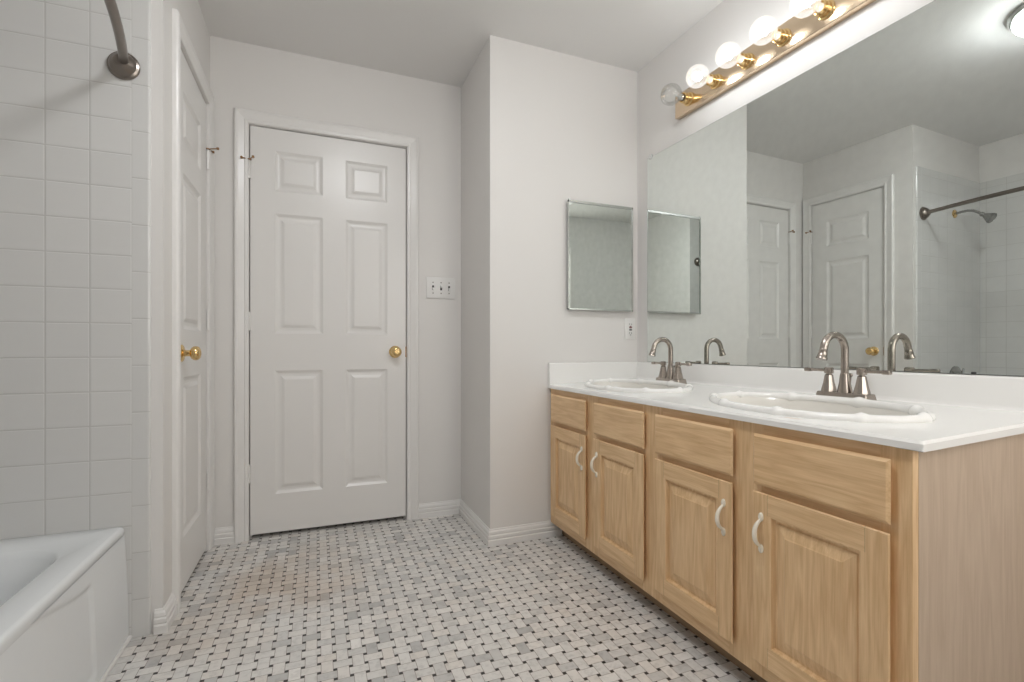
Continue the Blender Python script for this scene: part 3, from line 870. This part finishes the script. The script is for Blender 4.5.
# ------------------------------------------------------------------ bathtub
TB = thing('bathtub', 'white enamel alcove bathtub with panelled apron', 'bathtub', (-0.95, 1.17, 0))
TO = T(0.95, -1.17, 0)
def rrect(x0, x1, y0, y1, r, z, n=8):
    out = []
    for cx, cy, a0 in ((x1 - r, y1 - r, 0), (x0 + r, y1 - r, 90), (x0 + r, y0 + r, 180), (x1 - r, y0 + r, 270)):
        for k in range(n + 1):
            a = radians(a0 + 90 * k / n)
            out.append((cx + r * cos(a), cy + r * sin(a), z))
    return out
tx0, tx1, ty0, ty1 = XA + 0.0095, -0.577, 0.412, YE - 0.0092
ZR = 0.368
L = [rrect(tx0, tx1 - 0.006, ty0, ty1, 0.004, ZR - 0.040), rrect(tx0, tx1, ty0, ty1, 0.006, ZR - 0.016), rrect(tx0, tx1 - 0.002, ty0, ty1, 0.008, ZR - 0.006),
     rrect(tx0, tx1 - 0.006, ty0, ty1, 0.010, ZR - 0.0015), rrect(tx0 + 0.004, tx1 - 0.012, ty0 + 0.004, ty1 - 0.004, 0.012, ZR),
     rrect(-1.272, -0.655, 0.51, 1.815, 0.13, ZR - 0.001), rrect(-1.265, -0.662, 0.52, 1.807, 0.128, ZR - 0.006), rrect(-1.258, -0.670, 0.53, 1.798, 0.126, ZR - 0.020),
     rrect(-1.250, -0.684, 0.56, 1.780, 0.14, ZR - 0.080), rrect(-1.232, -0.712, 0.66, 1.740, 0.13, 0.135), rrect(-1.205, -0.740, 0.75, 1.705, 0.12, 0.085), rrect(-1.160, -0.785, 0.82, 1.65, 0.10, 0.068)]
MB().loops(L, True, mat=TO).build('tub_shell', 'enamel', TB, 60)
# apron with a shallow arched panel pressed into it
AY, AZ = 200, 56
av, af = [], []
for j in range(AY + 1):
    y = ty0 + (ty1 - ty0) * j / AY
    for i in range(AZ + 1):
        z = 0.002 + (ZR - 0.030) * i / AZ
        x = -0.566 - 0.013 * (z / ZR) ** 1.5
        ym = (ty0 + ty1) / 2
        yy = abs(y - ym)
        top = 0.352 - 0.060 * sstep(0.10, 0.50, yy)
        ins = sstep(-0.004, 0.006, top - z) * sstep(-0.004, 0.008, 0.505 - yy - 0.02 * (z - 0.2)) * sstep(0.03, 0.05, z)
        av.append((x - 0.0045 * ins, y, z))
for j in range(AY):
    for i in range(AZ):
        a = j * (AZ + 1) + i
        af.append((a, a + 1, a + AZ + 2, a + AZ + 1))
MB().add(av, af, TO, True).build('apron', 'enamel', TB, 60)
MB().tube([(-0.5625, ty0, 0.005), (-0.5625, ty1, 0.005)], 0.006, 8, mat=TO).build('caulk_bead', 'caulk', TB)

# ------------------------------------------------------------------ shower curtain rod
RY0, RY1, RZZ = 0.41, YE - 0.008, 1.857
CR = thing('shower_curtain_rod', 'curved dark nickel shower curtain rod over the tub', 'curtain rod', (-0.579, RY1, RZZ))
pts = []
half = (RY1 - RY0) / 2
for k in range(41):
    a = -1 + 2 * k / 40
    y = -half + half * a * -1
    bow = 0.150 * (1 - a * a) - 0.0
    pts.append((bow * 0.70, y, 0))
MB().tube([(p[0], p[1], 0) for p in pts], 0.0127, 18).build('rod', 'nickel_dark', CR)
FL = [(0.0, 0.0003), (0.044, 0.0003), (0.0448, 0.005), (0.043, 0.010), (0.037, 0.0135), (0.0355, 0.019), (0.031, 0.026), (0.023, 0.032), (0.0185, 0.038), (0.0165, 0.039)]
MB().lathe(FL, 32, RX(pi / 2)).build('end_flange', 'nickel_dark', CR)
MB().lathe(FL, 32, T(0, -2 * half, 0) @ RX(-pi / 2)).build('end_flange', 'nickel_dark', CR)

# ------------------------------------------------------------------ shower head, tub valve
SH = thing('showerhead', 'chrome shower head on a bent arm above the tub', 'shower head', (-0.975, YE - 0.008, 1.90))
sf = MB().lathe([(0.0, 0.0003), (0.030, 0.0003), (0.029, 0.004), (0.022, 0.009), (0.012, 0.012), (0.0, 0.012)], 24, RX(pi / 2)).build('arm_flange', 'brass', SH)
sf['label'] = 'brass coloured round wall flange'
arm = [(0, -0.004, 0), (0, -0.04, 0.004), (0, -0.075, 0.004), (0, -0.105, -0.004), (0, -0.13, -0.020), (0, -0.152, -0.040)]
MB().tube(arm, 0.0088, 14).build('shower_arm', 'chrome_dark', SH)
mt = T(0, -0.150, -0.038) @ RX(pi + radians(-52))
MB().lathe([(0.0, -0.004), (0.013, -0.004), (0.015, 0.004), (0.012, 0.016), (0.016, 0.024), (0.027, 0.046), (0.035, 0.062), (0.036, 0.070), (0.031, 0.074), (0.029, 0.071), (0.0, 0.071)], 28, mt).build('spray_head', 'chrome_dark', SH)
TV = thing('tub_valve', 'round chrome tub valve plate with lever below the shower head', 'tub valve', (-0.985, YE - 0.008, 0.735))
MB().lathe([(0.0, 0.0003), (0.084, 0.0003), (0.083, 0.006), (0.074, 0.012), (0.050, 0.016), (0.030, 0.018), (0.026, 0.030), (0.024, 0.052), (0.020, 0.056), (0.0, 0.057)], 36, RX(pi / 2)).build('valve_plate', 'chrome_dark', TV)
MB().tube([(0, -0.045, 0), (0.02, -0.052, 0.04), (0.03, -0.060, 0.068)], [0.009, 0.008, 0.0065], 12).build('valve_lever', 'chrome', TV)

# ------------------------------------------------------------------ ceiling light
CL = thing('ceiling_light', 'round frosted dome light on the ceiling, lit', 'ceiling light', (0.27, 1.02, CEIL))
MB().lathe([(0.0, -0.0005), (0.165, -0.0005), (0.167, -0.012), (0.160, -0.026), (0.150, -0.028), (0.0, -0.028)], 44).build('light_base', 'silver', CL)
MB().lathe([(0.150, -0.0285), (0.152, -0.036), (0.146, -0.052), (0.126, -0.070), (0.094, -0.084), (0.050, -0.093), (0.0, -0.096)], 44).build('glass_dome', 'dome', CL)

for o in bpy.data.objects:
    if '_c' in o: del o['_c']
